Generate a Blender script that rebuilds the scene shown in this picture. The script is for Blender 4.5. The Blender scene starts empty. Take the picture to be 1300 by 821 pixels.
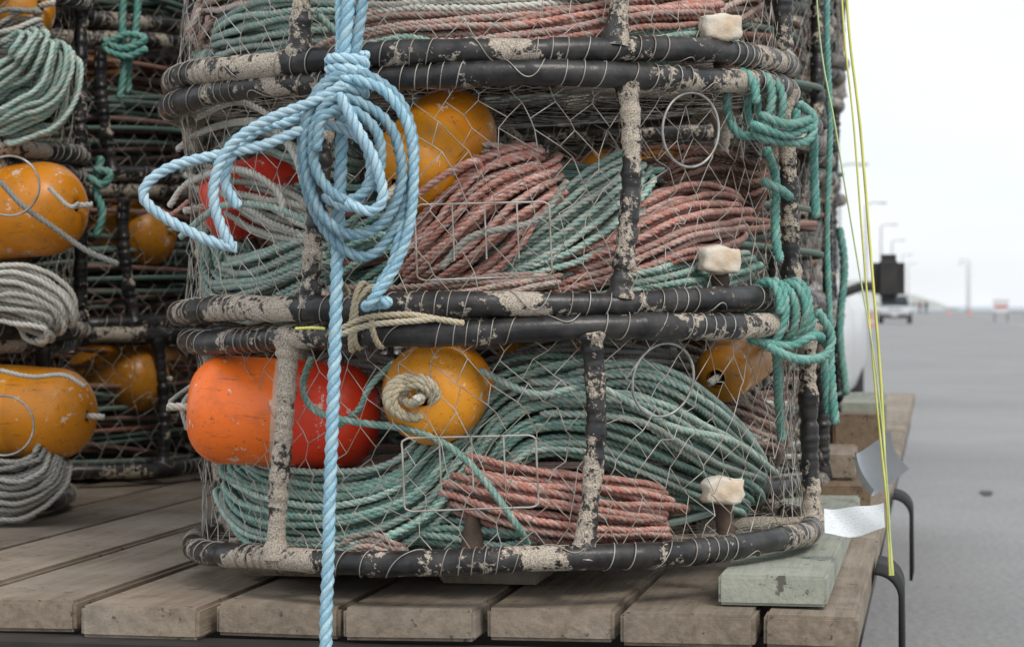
import bpy, math, random
import numpy as np
from mathutils import Vector, Matrix
rng = np.random.default_rng(7)
random.seed(11)
sc = bpy.context.scene
COL = sc.collection
EYE = 1.05
F = 2960.0           # focal length in photo pixels, used only to convert survey measurements to metres
A = math.atan(540/2960.0)   # heading of the pier road
CA, SA = math.cos(A), math.sin(A)
PI = math.pi

def W(px, py, d):
    return np.array([(px-650)*d/F, d, EYE-(py-388)*d/F])
def RF(lat, lon, z=0.0):
    return np.array([lat*CA+lon*SA, -lat*SA+lon*CA, z])

# ------------------------------------------------------------------ node helpers
def new_mat(name):
    m = bpy.data.materials.new(name); m.use_nodes = True
    nt = m.node_tree; b = nt.nodes['Principled BSDF']
    return m, nt, b
def L(nt, a, b): nt.links.new(a, b)
def math_n(nt, op, a, b=None, c=None):
    n = nt.nodes.new('ShaderNodeMath'); n.operation = op
    for i, v in enumerate((a, b, c)):
        if v is None: continue
        if isinstance(v, (int, float)): n.inputs[i].default_value = v
        else: L(nt, v, n.inputs[i])
    return n.outputs[0]
def mixc(nt, f, a, b, mode='MIX'):
    n = nt.nodes.new('ShaderNodeMix'); n.data_type = 'RGBA'; n.blend_type = mode
    for i, v in ((0, f), (6, a), (7, b)):
        if isinstance(v, (int, float)): n.inputs[i].default_value = v
        elif isinstance(v, tuple): n.inputs[i].default_value = (*v[:3], 1)
        else: L(nt, v, n.inputs[i])
    return n.outputs[2]
def noise(nt, scale, detail=3, rough=.55, vec=None, out=0):
    n = nt.nodes.new('ShaderNodeTexNoise'); n.inputs['Scale'].default_value = scale
    n.inputs['Detail'].default_value = detail; n.inputs['Roughness'].default_value = rough
    if vec is None:
        tc = nt.nodes.new('ShaderNodeTexCoord'); vec = tc.outputs['Object']
    L(nt, vec, n.inputs['Vector'])
    return n.outputs[out]
def ramp(nt, v, lo, hi, a=0.0, b=1.0):
    n = nt.nodes.new('ShaderNodeMapRange'); n.inputs[1].default_value = lo; n.inputs[2].default_value = hi
    n.inputs[3].default_value = a; n.inputs[4].default_value = b
    L(nt, v, n.inputs[0]); return n.outputs[0]
def bump(nt, b, h, strength=.4, dist=.002):
    n = nt.nodes.new('ShaderNodeBump'); n.inputs['Strength'].default_value = strength
    n.inputs['Distance'].default_value = dist
    L(nt, h, n.inputs['Height']); L(nt, n.outputs[0], b.inputs['Normal'])

# ------------------------------------------------------------------ materials
def rope_mat(name, col, col2, dirt=.4, light=(.80, .78, .72)):
    m, nt, b = new_mat(name)
    uv = nt.nodes.new('ShaderNodeUVMap')
    s = nt.nodes.new('ShaderNodeSeparateXYZ'); L(nt, uv.outputs[0], s.inputs[0])
    v = s.outputs[1]; u = s.outputs[0]
    idn = math_n(nt, 'FLOOR', v); fr = math_n(nt, 'FRACT', v)
    wn = nt.nodes.new('ShaderNodeTexWhiteNoise'); wn.noise_dimensions = '1D'; L(nt, idn, wn.inputs['W'])
    strand = math_n(nt, 'FLOOR', math_n(nt, 'MULTIPLY', fr, 3.0))
    tr = math_n(nt, 'COMPARE', strand, 1.0, .3)
    c = mixc(nt, math_n(nt, 'MULTIPLY', tr, .75), col, col2)
    fl = ramp(nt, noise(nt, 260, 1), .50, .70)
    c = mixc(nt, math_n(nt, 'MULTIPLY', fl, .42), c, light)
    # individual turns are bleached differently
    c = mixc(nt, ramp(nt, math_n(nt, 'FRACT', math_n(nt, 'MULTIPLY', wn.outputs[0], 7.3)), .5, 1, 0, .28), c, light)
    br = ramp(nt, wn.outputs[0], 0, 1, .66, 1.18)
    cc = nt.nodes.new('ShaderNodeCombineColor')
    for i in range(3): L(nt, br, cc.inputs[i])
    c = mixc(nt, 1.0, c, cc.outputs[0], 'MULTIPLY')
    d = ramp(nt, noise(nt, 9, 3), .45, .75, 0, dirt)
    c = mixc(nt, d, c, (.20, .165, .12))
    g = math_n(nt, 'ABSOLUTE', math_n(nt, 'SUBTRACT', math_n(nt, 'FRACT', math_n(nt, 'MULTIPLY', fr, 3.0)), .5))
    c = mixc(nt, ramp(nt, g, .34, .5, 0, .6), c, (.08, .075, .06))  # crease shade between strands, painted into the rope colour
    L(nt, c, b.inputs['Base Color'])
    b.inputs['Roughness'].default_value = .7
    b.inputs['Specular IOR Level'].default_value = .3
    w = math_n(nt, 'SINE', math_n(nt, 'ADD', math_n(nt, 'MULTIPLY', u, 2200.0), math_n(nt, 'MULTIPLY', fr, -60.0)))
    bump(nt, b, w, .35, .0006)
    return m
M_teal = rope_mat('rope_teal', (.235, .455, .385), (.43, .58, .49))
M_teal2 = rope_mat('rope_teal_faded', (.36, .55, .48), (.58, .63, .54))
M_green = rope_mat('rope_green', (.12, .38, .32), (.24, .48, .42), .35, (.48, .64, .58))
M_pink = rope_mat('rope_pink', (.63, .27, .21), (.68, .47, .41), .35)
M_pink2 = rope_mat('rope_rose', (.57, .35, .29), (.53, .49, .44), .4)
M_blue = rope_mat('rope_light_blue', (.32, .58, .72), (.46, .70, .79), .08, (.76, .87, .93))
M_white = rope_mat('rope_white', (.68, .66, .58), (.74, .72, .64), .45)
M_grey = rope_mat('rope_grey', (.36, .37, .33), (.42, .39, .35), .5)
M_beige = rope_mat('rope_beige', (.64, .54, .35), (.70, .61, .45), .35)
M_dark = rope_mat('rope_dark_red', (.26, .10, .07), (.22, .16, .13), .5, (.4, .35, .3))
M_tealShade = rope_mat('rope_teal_shaded', (.10, .19, .16), (.18, .24, .20), .6, (.34, .36, .32))  # teal copy with back-stack shade painted into its colours, plus heavier dirt
M_roseShade = rope_mat('rope_rose_shaded', (.22, .12, .10), (.22, .19, .17), .6, (.36, .33, .3))  # rose copy, colours darkened to stand for shade in the back stacks

def frame_mat(name, lo, hi, ends=False):
    m, nt, b = new_mat(name)
    n1 = noise(nt, 8, 4, .65); n2 = noise(nt, 110, 2, .7); n3 = noise(nt, 420, 2, .7)
    v = math_n(nt, 'ADD', n1, math_n(nt, 'MULTIPLY', math_n(nt, 'SUBTRACT', n2, .5), .32))
    if ends:   # growth is heaviest where bars meet the rings
        tc = nt.nodes.new('ShaderNodeTexCoord'); s = nt.nodes.new('ShaderNodeSeparateXYZ'); L(nt, tc.outputs['Object'], s.inputs[0])
        a = math_n(nt, 'ABSOLUTE', math_n(nt, 'SUBTRACT', s.outputs[2], .158))
        v = math_n(nt, 'ADD', v, ramp(nt, a, .02, .158, -.035, .085))
    mask = ramp(nt, v, lo, hi)
    sand = mixc(nt, ramp(nt, n3, .32, .62), (.22, .18, .14), (.62, .54, .44))
    dust = mixc(nt, ramp(nt, noise(nt, 30, 3), .4, .8, 0, .5), (.012, .012, .013), (.12, .11, .10))
    c = mixc(nt, mask, dust, sand)
    L(nt, c, b.inputs['Base Color'])
    L(nt, ramp(nt, mask, 0, 1, .36, .95), b.inputs['Roughness'])
    h = math_n(nt, 'ADD', math_n(nt, 'MULTIPLY', mask, math_n(nt, 'ADD', .5, n3)), math_n(nt, 'MULTIPLY', n2, .25))
    bump(nt, b, h, .8, .003)
    return m
M_ring = frame_mat('rubber_wrap', .535, .575)
M_post = frame_mat('barnacle_crusted_bar', .475, .52, True)

def plain(name, col, rough=.6, metal=0.0, var=.25, scale=8, bs=.15, bd=.001, bscale=60, col2=None):
    m, nt, b = new_mat(name)
    c2 = col2 if col2 else tuple(x*(1-var) for x in col)
    n = noise(nt, scale, 3, .6)
    L(nt, mixc(nt, ramp(nt, n, .35, .68), col, c2), b.inputs['Base Color'])
    L(nt, ramp(nt, n, .2, .8, max(.02, rough-.08), min(1, rough+.1)), b.inputs['Roughness'])
    b.inputs['Metallic'].default_value = metal
    if bs: bump(nt, b, noise(nt, bscale, 2), bs, bd)
    return m
M_wire = plain('galvanised_wire', (.50, .49, .45), .45, .3, .5, 20, 0, col2=(.26, .20, .15))
M_wire2 = plain('stainless_wire', (.52, .52, .50), .35, .6, .3, 30, 0, col2=(.25, .23, .2))
M_zinc = plain('zinc_anode', (.80, .78, .70), .85, 0, .3, 18, .6, .003, 120, col2=(.58, .44, .30))
M_rust = plain('rusty_iron', (.14, .09, .06), .85, 0, .4, 20, .8, .003, 80, col2=(.07, .05, .04))
M_black = plain('black_steel', (.016, .016, .017), .6, 0, .3, 9, .3, .001, 90, col2=(.04, .035, .03))
M_rubber = plain('tyre_rubber', (.02, .02, .02), .8)
M_cord = plain('yellow_cord', (.82, .80, .20), .5, 0, .2, 20, 0)
M_cordg = plain('green_cord', (.60, .74, .36), .5, 0, .2, 20, 0)

def buoy_mat(name, base, second=None, edge=.0, band=None, streak=.7):
    m, nt, b = new_mat(name)
    tc = nt.nodes.new('ShaderNodeTexCoord'); s = nt.nodes.new('ShaderNodeSeparateXYZ'); L(nt, tc.outputs['Object'], s.inputs[0])
    oi = nt.nodes.new('ShaderNodeObjectInfo'); ad = nt.nodes.new('ShaderNodeVectorMath'); ad.operation = 'ADD'
    L(nt, tc.outputs['Object'], ad.inputs[0]); L(nt, oi.outputs['Location'], ad.inputs[1]); vec = ad.outputs[0]
    n = noise(nt, 22, 4, .65, vec)
    c = base
    z = math_n(nt, 'ADD', s.outputs[2], math_n(nt, 'MULTIPLY', n, .006))
    if second:
        c = mixc(nt, ramp(nt, z, edge-.001, edge+.001), base, second)
    if band:
        f = math_n(nt, 'MULTIPLY', ramp(nt, z, band[0], band[0]+.002), ramp(nt, z, band[1], band[1]+.002, 1, 0))
        c = mixc(nt, f, c, band[2])
    scr = ramp(nt, noise(nt, 26, 5, .75, vec), .61, .63)
    c = mixc(nt, math_n(nt, 'MULTIPLY', scr, .75), c, (.78, .70, .60))
    c = mixc(nt, ramp(nt, n, .50, .74, 0, .6), c, tuple(x*.45+.02 for x in base))
    mp = nt.nodes.new('ShaderNodeMapping'); mp.inputs['Scale'].default_value = (1, 1, .12); L(nt, vec, mp.inputs[0])
    c = mixc(nt, ramp(nt, noise(nt, 160, 3, .7, mp.outputs[0]), .60, .66, 0, streak), c, (.12, .07, .035))
    c = mixc(nt, ramp(nt, noise(nt, 75, 4, .8, vec), .64, .67, 0, .8), c, (.04, .03, .02))
    L(nt, c, b.inputs['Base Color'])
    L(nt, ramp(nt, n, .3, .7, .26, .5), b.inputs['Roughness'])
    bump(nt, b, noise(nt, 70, 3), .25, .0018)
    return m
M_orange = buoy_mat('orange_foam', (1.0, .19, .02), (.92, .06, .02), .012, (-.014, -.004, (.8, .5, .35)), .4)
M_yellow = buoy_mat('yellow_foam', (.78, .31, .016), (.70, .25, .01), .0, None, .5)
M_yellow2 = buoy_mat('yellow_foam_dull', (.52, .21, .015))
M_red = buoy_mat('red_foam', (.85, .055, .03))

def wood_mat(name, c1, c2, c3):
    m, nt, b = new_mat(name)
    tc = nt.nodes.new('ShaderNodeTexCoord'); mp = nt.nodes.new('ShaderNodeMapping')
    oi = nt.nodes.new('ShaderNodeObjectInfo')
    ad = nt.nodes.new('ShaderNodeVectorMath'); ad.operation = 'ADD'; L(nt, tc.outputs['Object'], ad.inputs[0])
    cx = nt.nodes.new('ShaderNodeCombineXYZ'); L(nt, math_n(nt, 'MULTIPLY', oi.outputs['Random'], 37.0), cx.inputs[1]); L(nt, cx.outputs[0], ad.inputs[1])
    mp.inputs['Scale'].default_value = (40, 2.2, 40); L(nt, ad.outputs[0], mp.inputs[0])
    g = noise(nt, 1.6, 6, .65, mp.outputs[0])
    c = mixc(nt, ramp(nt, g, .3, .7), c1, c2)
    c = mixc(nt, ramp(nt, noise(nt, 3.0, 4, .6, ad.outputs[0]), .45, .7, 0, .8), c, c3)
    c = mixc(nt, ramp(nt, noise(nt, 9.0, 5, .7, ad.outputs[0]), .55, .75, 0, .6), c, tuple(x*.5 for x in c2))
    c = mixc(nt, ramp(nt, noise(nt, 40, 3, .7, ad.outputs[0]), .62, .68, 0, .75), c, (.04, .03, .02))
    br = ramp(nt, oi.outputs['Random'], 0, 1, .7, 1.2); cc = nt.nodes.new('ShaderNodeCombineColor')
    for i in range(3): L(nt, br, cc.inputs[i])
    c = mixc(nt, 1.0, c, cc.outputs[0], 'MULTIPLY')
    L(nt, c, b.inputs['Base Color']); b.inputs['Roughness'].default_value = .85
    bump(nt, b, g, .8, .004)
    return m
M_wood = wood_mat('weathered_wood', (.31, .25, .185), (.17, .135, .10), (.38, .33, .27))
M_wood2 = wood_mat('grey_green_wood', (.31, .33, .27), (.20, .22, .18), (.38, .38, .32))
M_wood3 = wood_mat('brown_wood', (.25, .16, .09), (.13, .08, .045), (.30, .23, .16))

# ------------------------------------------------------------------ mesh helpers
def mesh_from(name, V, Fq, UV=None, mat=None, smooth=True, parent=None):
    me = bpy.data.meshes.new(name)
    V = np.asarray(V, dtype=np.float32); Fq = np.asarray(Fq, dtype=np.int32)
    me.vertices.add(len(V)); me.vertices.foreach_set('co', V.ravel())
    k = Fq.shape[1]
    me.loops.add(Fq.size); me.loops.foreach_set('vertex_index', Fq.ravel())
    me.polygons.add(len(Fq)); me.polygons.foreach_set('loop_start', np.arange(0, Fq.size, k, dtype=np.int32))
    me.polygons.foreach_set('use_smooth', np.full(len(Fq), smooth))
    if UV is not None:
        ul = me.uv_layers.new(name='UVMap'); ul.data.foreach_set('uv', np.asarray(UV, dtype=np.float32).ravel())
    me.update(calc_edges=True)
    if mat: me.materials.append(mat)
    ob = bpy.data.objects.new(name, me); COL.objects.link(ob)
    if parent: ob.parent = parent
    return ob

def tubes(P, r, k=8, lobe=0.0, pitch=.04, id0=0):
    """P (S,n,3) -> verts, quads, uv (per loop)"""
    P = np.asarray(P, float)
    if P.ndim == 2: P = P[None]
    S, n, _ = P.shape
    T = np.gradient(P, axis=1); T /= np.linalg.norm(T, axis=2, keepdims=True)+1e-12
    seg = np.linalg.norm(np.diff(P, axis=1), axis=2)
    Ln = np.concatenate([np.zeros((S, 1)), np.cumsum(seg, axis=1)], axis=1)
    ref = np.where(np.abs(T[:, 0, 2:3]) > .8, np.array([[1., 0, 0]]), np.array([[0, 0, 1.]]))
    N = np.zeros_like(P); c = np.cross(T[:, 0], ref); N[:, 0] = c/np.linalg.norm(c, axis=1, keepdims=True)
    for i in range(1, n):
        v = N[:, i-1]-(N[:, i-1]*T[:, i]).sum(1, keepdims=True)*T[:, i]
        N[:, i] = v/(np.linalg.norm(v, axis=1, keepdims=True)+1e-12)
    B = np.cross(T, N)
    th = 2*PI*np.arange(k)/k
    g = np.abs(np.cos(1.5*th))**2
    rad = np.ones((S, n))*r
    rr = rad[:, :, None]*(1-lobe*g)[None, None]
    ang = th[None, None]+(2*PI*Ln/pitch)[:, :, None]*(1 if lobe > 0 else 0)
    V = P[:, :, None]+rr[..., None]*(np.cos(ang)[..., None]*N[:, :, None]+np.sin(ang)[..., None]*B[:, :, None])
    idx = np.arange(S*n*k).reshape(S, n, k)
    a = idx[:, :-1]; b = idx[:, 1:]
    Q = np.stack([a, np.roll(a, -1, 2), np.roll(b, -1, 2), b], axis=-1).reshape(-1, 4)
    vv = (np.arange(S)+id0)[:, None, None]+np.arange(k)[None, None]/k
    v0 = np.broadcast_to(vv, (S, n-1, k)); v1 = v0+1/k
    u0 = np.broadcast_to(Ln[:, :-1, None], (S, n-1, k)); u1 = np.broadcast_to(Ln[:, 1:, None], (S, n-1, k))
    e = 2e-4
    UV = np.stack([np.stack([u0, v0+e], -1), np.stack([u0, v1-e], -1), np.stack([u1, v1-e], -1), np.stack([u1, v0+e], -1)], axis=3).reshape(-1, 2)
    return V.reshape(-1, 3), Q, UV
def join(parts):
    o = 0; Vs, Qs, Us = [], [], []
    for V, Q, U in parts:
        Vs.append(V); Qs.append(Q+o); Us.append(U); o += len(V)
    return np.concatenate(Vs), np.concatenate(Qs), np.concatenate(Us)
def cr(pts, m=16):
    p = np.array(pts, float); p = np.vstack([2*p[0]-p[1], p, 2*p[-1]-p[-2]])
    t = np.linspace(0, 1, m, endpoint=False)[:, None]; out = []
    for i in range(1, len(p)-2):
        a, b, c, d = p[i-1:i+3]
        out.append(.5*((2*b)+(-a+c)*t+(2*a-5*b+4*c-d)*t**2+(-a+3*b-3*c+d)*t**3))
    out.append(p[-2][None]); return np.vstack(out)
def resample(P, n=None, step=None):
    d = np.concatenate([[0], np.cumsum(np.linalg.norm(np.diff(P, axis=0), axis=1))])
    if n is None: n = max(3, int(d[-1]/step)+1)
    s = np.linspace(0, d[-1], n)
    return np.stack([np.interp(s, d, P[:, i]) for i in range(3)], 1)
def capped(P, r):
    rr = np.full(len(P), r)
    t0 = P[0]-P[1]; t0 /= np.linalg.norm(t0); t1 = P[-1]-P[-2]; t1 /= np.linalg.norm(t1)
    P = np.vstack([P[0]+t0*r*.35, P, P[-1]+t1*r*.35]); rr = np.concatenate([[r*.15], rr, [r*.15]])
    return P, rr
def rope_part(pts, r, step=None, k=9, lobe=.26, idn=0, m=16, pitchf=5.2, wob=0.0):
    P = resample(cr(pts, m), step=step or r*.6)
    if wob: P = P+np.stack([np.interp(np.arange(len(P)), np.arange(0, len(P)+12, 12), rng.normal(0, wob, len(np.arange(0, len(P)+12, 12)))) for _ in range(3)], 1)
    P, rr = capped(P, r)
    return tubes(P, rr[None], k, lobe, r*pitchf, idn)
def rope(name, pts, r, mat, parent=None, **kw):
    V, Q, U = rope_part(pts, r, **kw); return mesh_from(name, V, Q, U, mat, parent=parent)
def empty(name, loc=(0, 0, 0), rot=(0, 0, 0), scale=1):
    e = bpy.data.objects.new(name, None); COL.objects.link(e); e.location = loc; e.rotation_euler = rot
    e.scale = (scale,)*3; e.empty_display_size = .1; return e
def box(name, size, loc, mat, rot=(0, 0, 0), parent=None, bev=.004, seg=2):
    import bmesh
    bm = bmesh.new(); bmesh.ops.create_cube(bm, size=1)
    bmesh.ops.scale(bm, vec=size, verts=bm.verts)
    if bev: bmesh.ops.bevel(bm, geom=bm.edges[:], offset=bev, segments=seg, affect='EDGES')
    me = bpy.data.meshes.new(name); bm.to_mesh(me); bm.free(); me.materials.append(mat)
    ob = bpy.data.objects.new(name, me); COL.objects.link(ob); ob.location = loc; ob.rotation_euler = rot
    if parent: ob.parent = parent
    return ob
def lathe(name, prof, mat, n=40, parent=None, smooth=True):
    prof = np.array(prof, float); th = np.linspace(0, 2*PI, n, endpoint=False)
    V = np.stack([prof[:, 0][:, None]*np.cos(th), prof[:, 0][:, None]*np.sin(th), np.repeat(prof[:, 1][:, None], n, 1)], -1)
    idx = np.arange(len(prof)*n).reshape(len(prof), n); a = idx[:-1]; b = idx[1:]
    Q = np.stack([a, np.roll(a, -1, 1), np.roll(b, -1, 1), b], -1).reshape(-1, 4)
    return mesh_from(name, V.reshape(-1, 3), Q, None, mat, smooth, parent)

# ------------------------------------------------------------------ crab pots
RR = .485; TR = .0170; H = .317
def smooth_noise(n, amp, win=5, seed=0):
    r = np.random.default_rng(seed).normal(0, 1, n+win*2)
    k = np.hanning(win*2+1); k /= k.sum()
    return amp*np.convolve(r, k, 'same')[win:win+n]*math.sqrt(win)
def ring_path(R, z, seed, n=520):
    t = np.linspace(-PI, PI, n)
    w = .004*np.sin(3*t+seed)+.003*np.sin(5*t+seed*2)
    return np.stack([(R+w)*np.sin(t), -(R+w)*np.cos(t), z+.004*np.sin(2*t+seed*1.7)+.002*np.sin(7*t+seed)], 1)
def wrap_radius(n, seed, base=TR):
    g = np.random.default_rng(seed); r = np.zeros(n); i = 0
    while i < n:
        l = g.integers(6, 22); a = g.uniform(.0, .0026)
        seg = np.arange(min(l, n-i)); r[i:i+l] = a*(1-seg/l)+g.uniform(-.0009, .0010); i += l
    return base+r
def frame_meshes(post_deg, seed):
    ringp = []
    for z, s in ((0, seed), (H, seed+11)):
        P = ring_path(RR, z, s); ringp.append(tubes(P, wrap_radius(len(P), s)[None], 14))
    inner = ring_path(RR-.33, .0, seed+3, 120); ringp.append(tubes(inner, .009, 8))
    posts = []
    for j, a in enumerate(post_deg):
        a = math.radians(a); n = 90; z = np.linspace(.002, H-.002, n)
        tw = math.radians(2.2)*np.sin(np.linspace(-1, 1, n)*1.4+j)
        P = np.stack([RR*np.sin(a+tw), -RR*np.cos(a+tw), z], 1)
        r = .0142+smooth_noise(n, .0014, 2, seed*10+j)
        r = r+.007*np.exp(-(z/.022)**2)+.007*np.exp(-((H-z)/.022)**2)
        posts.append(tubes(P, r[None], 18))
        q = np.linspace(RR-.01, .15, 30); S_ = np.stack([q*math.sin(a), -q*math.cos(a), np.full(30, .0)], 1)
        posts.append(tubes(S_, (.0125+smooth_noise(30, .0008, 3, j+seed))[None], 10))
    return join(ringp), join(posts)
def wirewrap(seed, n=2600):
    parts = []
    for z, s in ((0, seed), (H, seed+11)):
        t = np.linspace(-PI, PI, n)
        C = ring_path(RR, z, s, n)
        turns = 74
        ph = 2*PI*turns*(t/(2*PI))+6*np.sin(t*9+seed)+4*np.sin(t*17+seed)
        rad = np.stack([np.sin(t), -np.cos(t), 0*t], 1); up = np.array([0, 0, 1.])
        P = C+(TR+.0020)*(np.cos(ph)[:, None]*rad+np.sin(ph)[:, None]*up)
        parts.append(tubes(P, .0009, 4))
    return join(parts)
def net(seed):
    g = np.random.default_rng(seed); cols = 60; rows = 8; parts = []
    J = g.normal(0, 1, (2*cols, 2*rows+2, 3))
    zz = []
    dz = H/rows
    for j in range(rows+1): zz += [j*dz, j*dz+.010]
    zz = np.clip(np.array(zz[:2*rows+1]+[H]), 0, H)
    npt = len(zz)
    Rw = RR-.008
    for sgn in (1, -1):
        P = np.zeros((cols, npt, 3))
        for q in range(npt):
            row = q//2
            c2 = (2*np.arange(cols)+(sgn if row % 2 else 0)) % (2*cols)
            jj = J[c2, q % (2*rows+2)]
            a = 2*PI*(c2/(2*cols))+jj[:, 0]*.013+.02*math.sin(q*.8)+.025*np.sin(2*PI*c2/(2*cols)*5+q*.3)
            f = math.sin(PI*zz[q]/H)
            rr = Rw+jj[:, 1]*.003*f+.012*f*np.sin(3*a+seed)-.008*f
            z = zz[q]+jj[:, 2]*.0048*f+.014*f*np.sin(4*a+seed)
            P[:, q] = np.stack([rr*np.sin(a), -rr*np.cos(a), z], 1)
        Pm = (P[:, 1:]+P[:, :-1])/2; Q = np.empty((cols, 2*npt-1, 3)); Q[:, ::2] = P; Q[:, 1::2] = Pm
        parts.append(tubes(Q, .00075, 4))
    for z, sag in ((0.0, .004), (H, -.022)):
        for ang in (PI/4+.1, -PI/4+.1):
            d = np.array([math.cos(ang), math.sin(ang)]); e = np.array([-d[1], d[0]]); PP = []
            for o in np.arange(-RR+.02, RR-.01, .034):
                h = math.sqrt(RR**2-o**2); s = np.linspace(-h, h, 22)
                oo = o+g.normal(0, .0022, 22)
                xy = s[:, None]*d+oo[:, None]*e
                r2 = (xy**2).sum(1)/RR**2
                PP.append(np.column_stack([xy, z+sag*(1-r2)+g.normal(0, .0015, 22)]))
            parts.append(tubes(np.array(PP), .00075, 4))
    return join(parts)

def coil_fill(seed, n, r0, r1, z0, z1, r=.0062, k=6):
    g = np.random.default_rng(seed); N = 110; t = np.linspace(0, 2*PI, N); PP = []
    for i in range(n):
        R = g.uniform(r0, r1); cx, cy = g.uniform(-.06, .06, 2); ph = g.uniform(0, 6.28)
        z = z0+(z1-z0)*(g.uniform()**1.1)
        ec = g.uniform(.8, 1.0); tt = t+ph
        x = cx+R*np.cos(tt); y = cy+R*ec*np.sin(tt)
        zz = z+.012*np.sin(tt*2+g.uniform(0, 6))+g.uniform(-.03, .03)*np.cos(tt+g.uniform(0, 6))
        PP.append(np.stack([x, y, np.clip(zz, .018, H-.02)], 1))
    return tubes(np.array(PP), r, k)

def make_pot(loc, rot, posts, seed, name='crab_pot'):
    e = empty(name, loc, rot)
    rg, ps = frame_meshes(posts, seed)
    mesh_from('frame_rings', *rg, M_ring, parent=e); mesh_from('frame_posts', *ps, M_post, parent=e)
    mesh_from('wire_wrapping', *wirewrap(seed), M_wire, parent=e)
    mesh_from('netting', *net(seed), M_wire, parent=e)
    return e
TILT = (math.radians(.0), math.radians(-1.7), 0)
CY = 3.70
potC = make_pot((-.012, CY, .695), TILT, [-40, 14, 84, 132, 180, 225, 255], 1)
potB = make_pot((-.040, CY, 1.052), TILT, [-28, 24, 74, 125, 176, 222, 255], 2)
potA = make_pot((-.055, CY, 1.404), TILT, [-28, 25, 78, 130, 180, 225, 255], 3)
potZ = make_pot((-.06, CY, 1.756), TILT, [-30, 20, 78, 130, 180, 225, 255], 4)

def S(px, py, inset=0.0, cx=-.03, cy=CY, R=.47):
    """point on the inner wall of the front stack seen at a surveyed bearing"""
    R = R-inset; kx = (px-650)/F
    a = 1+kx*kx; b = -2*(kx*cx+cy); c = cx*cx+cy*cy-R*R
    D = b*b-4*a*c
    d = (-b-math.sqrt(D))/(2*a) if D > 0 else cy
    return W(px, py, d)

def hank(name, pts, width, n, mat, depth=.05, inset=.05, r=.0060, seed=0, fan=.5, skew=.25, cx=-.03, cy=CY, step=.0055, k=9, lobe=.27, parent=None, world=False):
    g = np.random.default_rng(seed+100)
    P3 = np.array([p if world else S(p[0], p[1], inset+(p[2] if len(p) > 2 else 0), cx, cy) for p in pts])
    C = resample(cr(P3, 20), n=80); Lc = np.linalg.norm(np.diff(C, axis=0), axis=1).sum()
    T = np.gradient(C, axis=0); T /= np.linalg.norm(T, axis=1, keepdims=True)
    O = C-np.array([cx, cy, 0]); O[:, 2] = 0; O += np.array([0, -.25, .06]); O = O-(O*T).sum(1, keepdims=True)*T
    O /= np.linalg.norm(O, axis=1, keepdims=True); Bn = np.cross(T, O)
    tt = np.linspace(0, 1, 80); N = 170; out = []
    for i in range(n):
        th = np.linspace(0, 2*PI, N)+g.uniform(0, .3)+PI
        ext = g.normal(0, .045)
        t = .5-.5*(1+ext)*np.cos(th)+g.normal(0, .025)
        s = np.sign(np.sin(th))*np.abs(np.sin(th))**.65
        w0 = ((i+.5)/n-.5)*width+g.normal(0, width*.03)
        lay = (i % 3)*.0085
        D = depth*(1-.25*(i % 3)/2)
        off = D*s-lay*np.clip(s, 0, 1)
        fanf = 1-fan*.5+fan*np.sin(PI*np.clip(t, 0, 1))
        wf = w0*fanf+g.normal(0, skew)*width*.35*(t-.5)*np.clip(np.sin(th)+.2, 0, 1)
        wf += .0034*np.sin(2*PI*(t*g.uniform(.6, 1.4)+g.uniform()))+.0006*np.sin(2*PI*(t*5+g.uniform()))
        off = off-.55*depth*(2*wf/width)**2*.6
        ti = np.clip(t, 0, 1); ex = (t-ti)*Lc
        base = np.stack([np.interp(ti, tt, C[:, q]) for q in range(3)], 1)
        Tn = np.stack([np.interp(ti, tt, T[:, q]) for q in range(3)], 1)
        On = np.stack([np.interp(ti, tt, O[:, q]) for q in range(3)], 1)
        Bb = np.stack([np.interp(ti, tt, Bn[:, q]) for q in range(3)], 1)
        out.append(base+Tn*ex[:, None]+On*(off-depth)[:, None]+Bb*wf[:, None])
    nl = int(max(np.linalg.norm(np.diff(o, axis=0), axis=1).sum() for o in out)/step)
    out = np.array([resample(o, n=nl) for o in out])
    V, Q, U = tubes(out, r, k, lobe, r*5.6, seed*50)
    return mesh_from(name, V, Q, U, mat, parent=parent)

m_ = 3.3/F  # metres per surveyed pixel at the front of the stack
# ---- lower pot contents
hank('rope_coil', [(258, 600), (320, 642), (420, 655), (510, 630), (562, 575)], 105*m_, 30, M_teal, .06, .045, seed=1, fan=.3)
hank('rope_coil', [(600, 600), (660, 535), (760, 520), (880, 560), (985, 625)], 108*m_, 30, M_teal, .06, .06, seed=2, fan=.7, skew=.4)
hank('rope_coil', [(720, 500), (820, 500), (900, 540), (990, 600)], 70*m_, 14, M_teal2, .04, .03, seed=3, fan=.6, skew=.6)
hank('rope_coil', [(575, 612), (660, 632), (780, 648), (872, 655)], 78*m_, 20, M_pink, .06, .035, seed=4, fan=.2)
hank('rope_coil', [(520, 672), (620, 680), (720, 678)], 36*m_, 9, M_teal, .04, .07, seed=5)
hank('rope_coil', [(885, 500), (940, 515), (1005, 540)], 75*m_, 16, M_pink2, .06, .16, seed=6, r=.005)
hank('rope_coil', [(420, 702), (462, 692), (500, 700)], 26*m_, 6, M_pink2, .03, .04, seed=7, r=.005)
hank('rope_coil', [(560, 560, .06), (640, 500, .06), (760, 470, .06)], 60*m_, 12, M_teal, .05, .07, seed=8)
hank('rope_coil', [(280, 690), (330, 696), (380, 700)], 22*m_, 6, M_pink2, .03, .06, seed=9, r=.005)
hank('rope_coil', [(640, 468), (720, 462), (860, 466), (960, 480)], 70*m_, 14, M_grey, .05, .18, seed=10, r=.0055, skew=.6)
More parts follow.
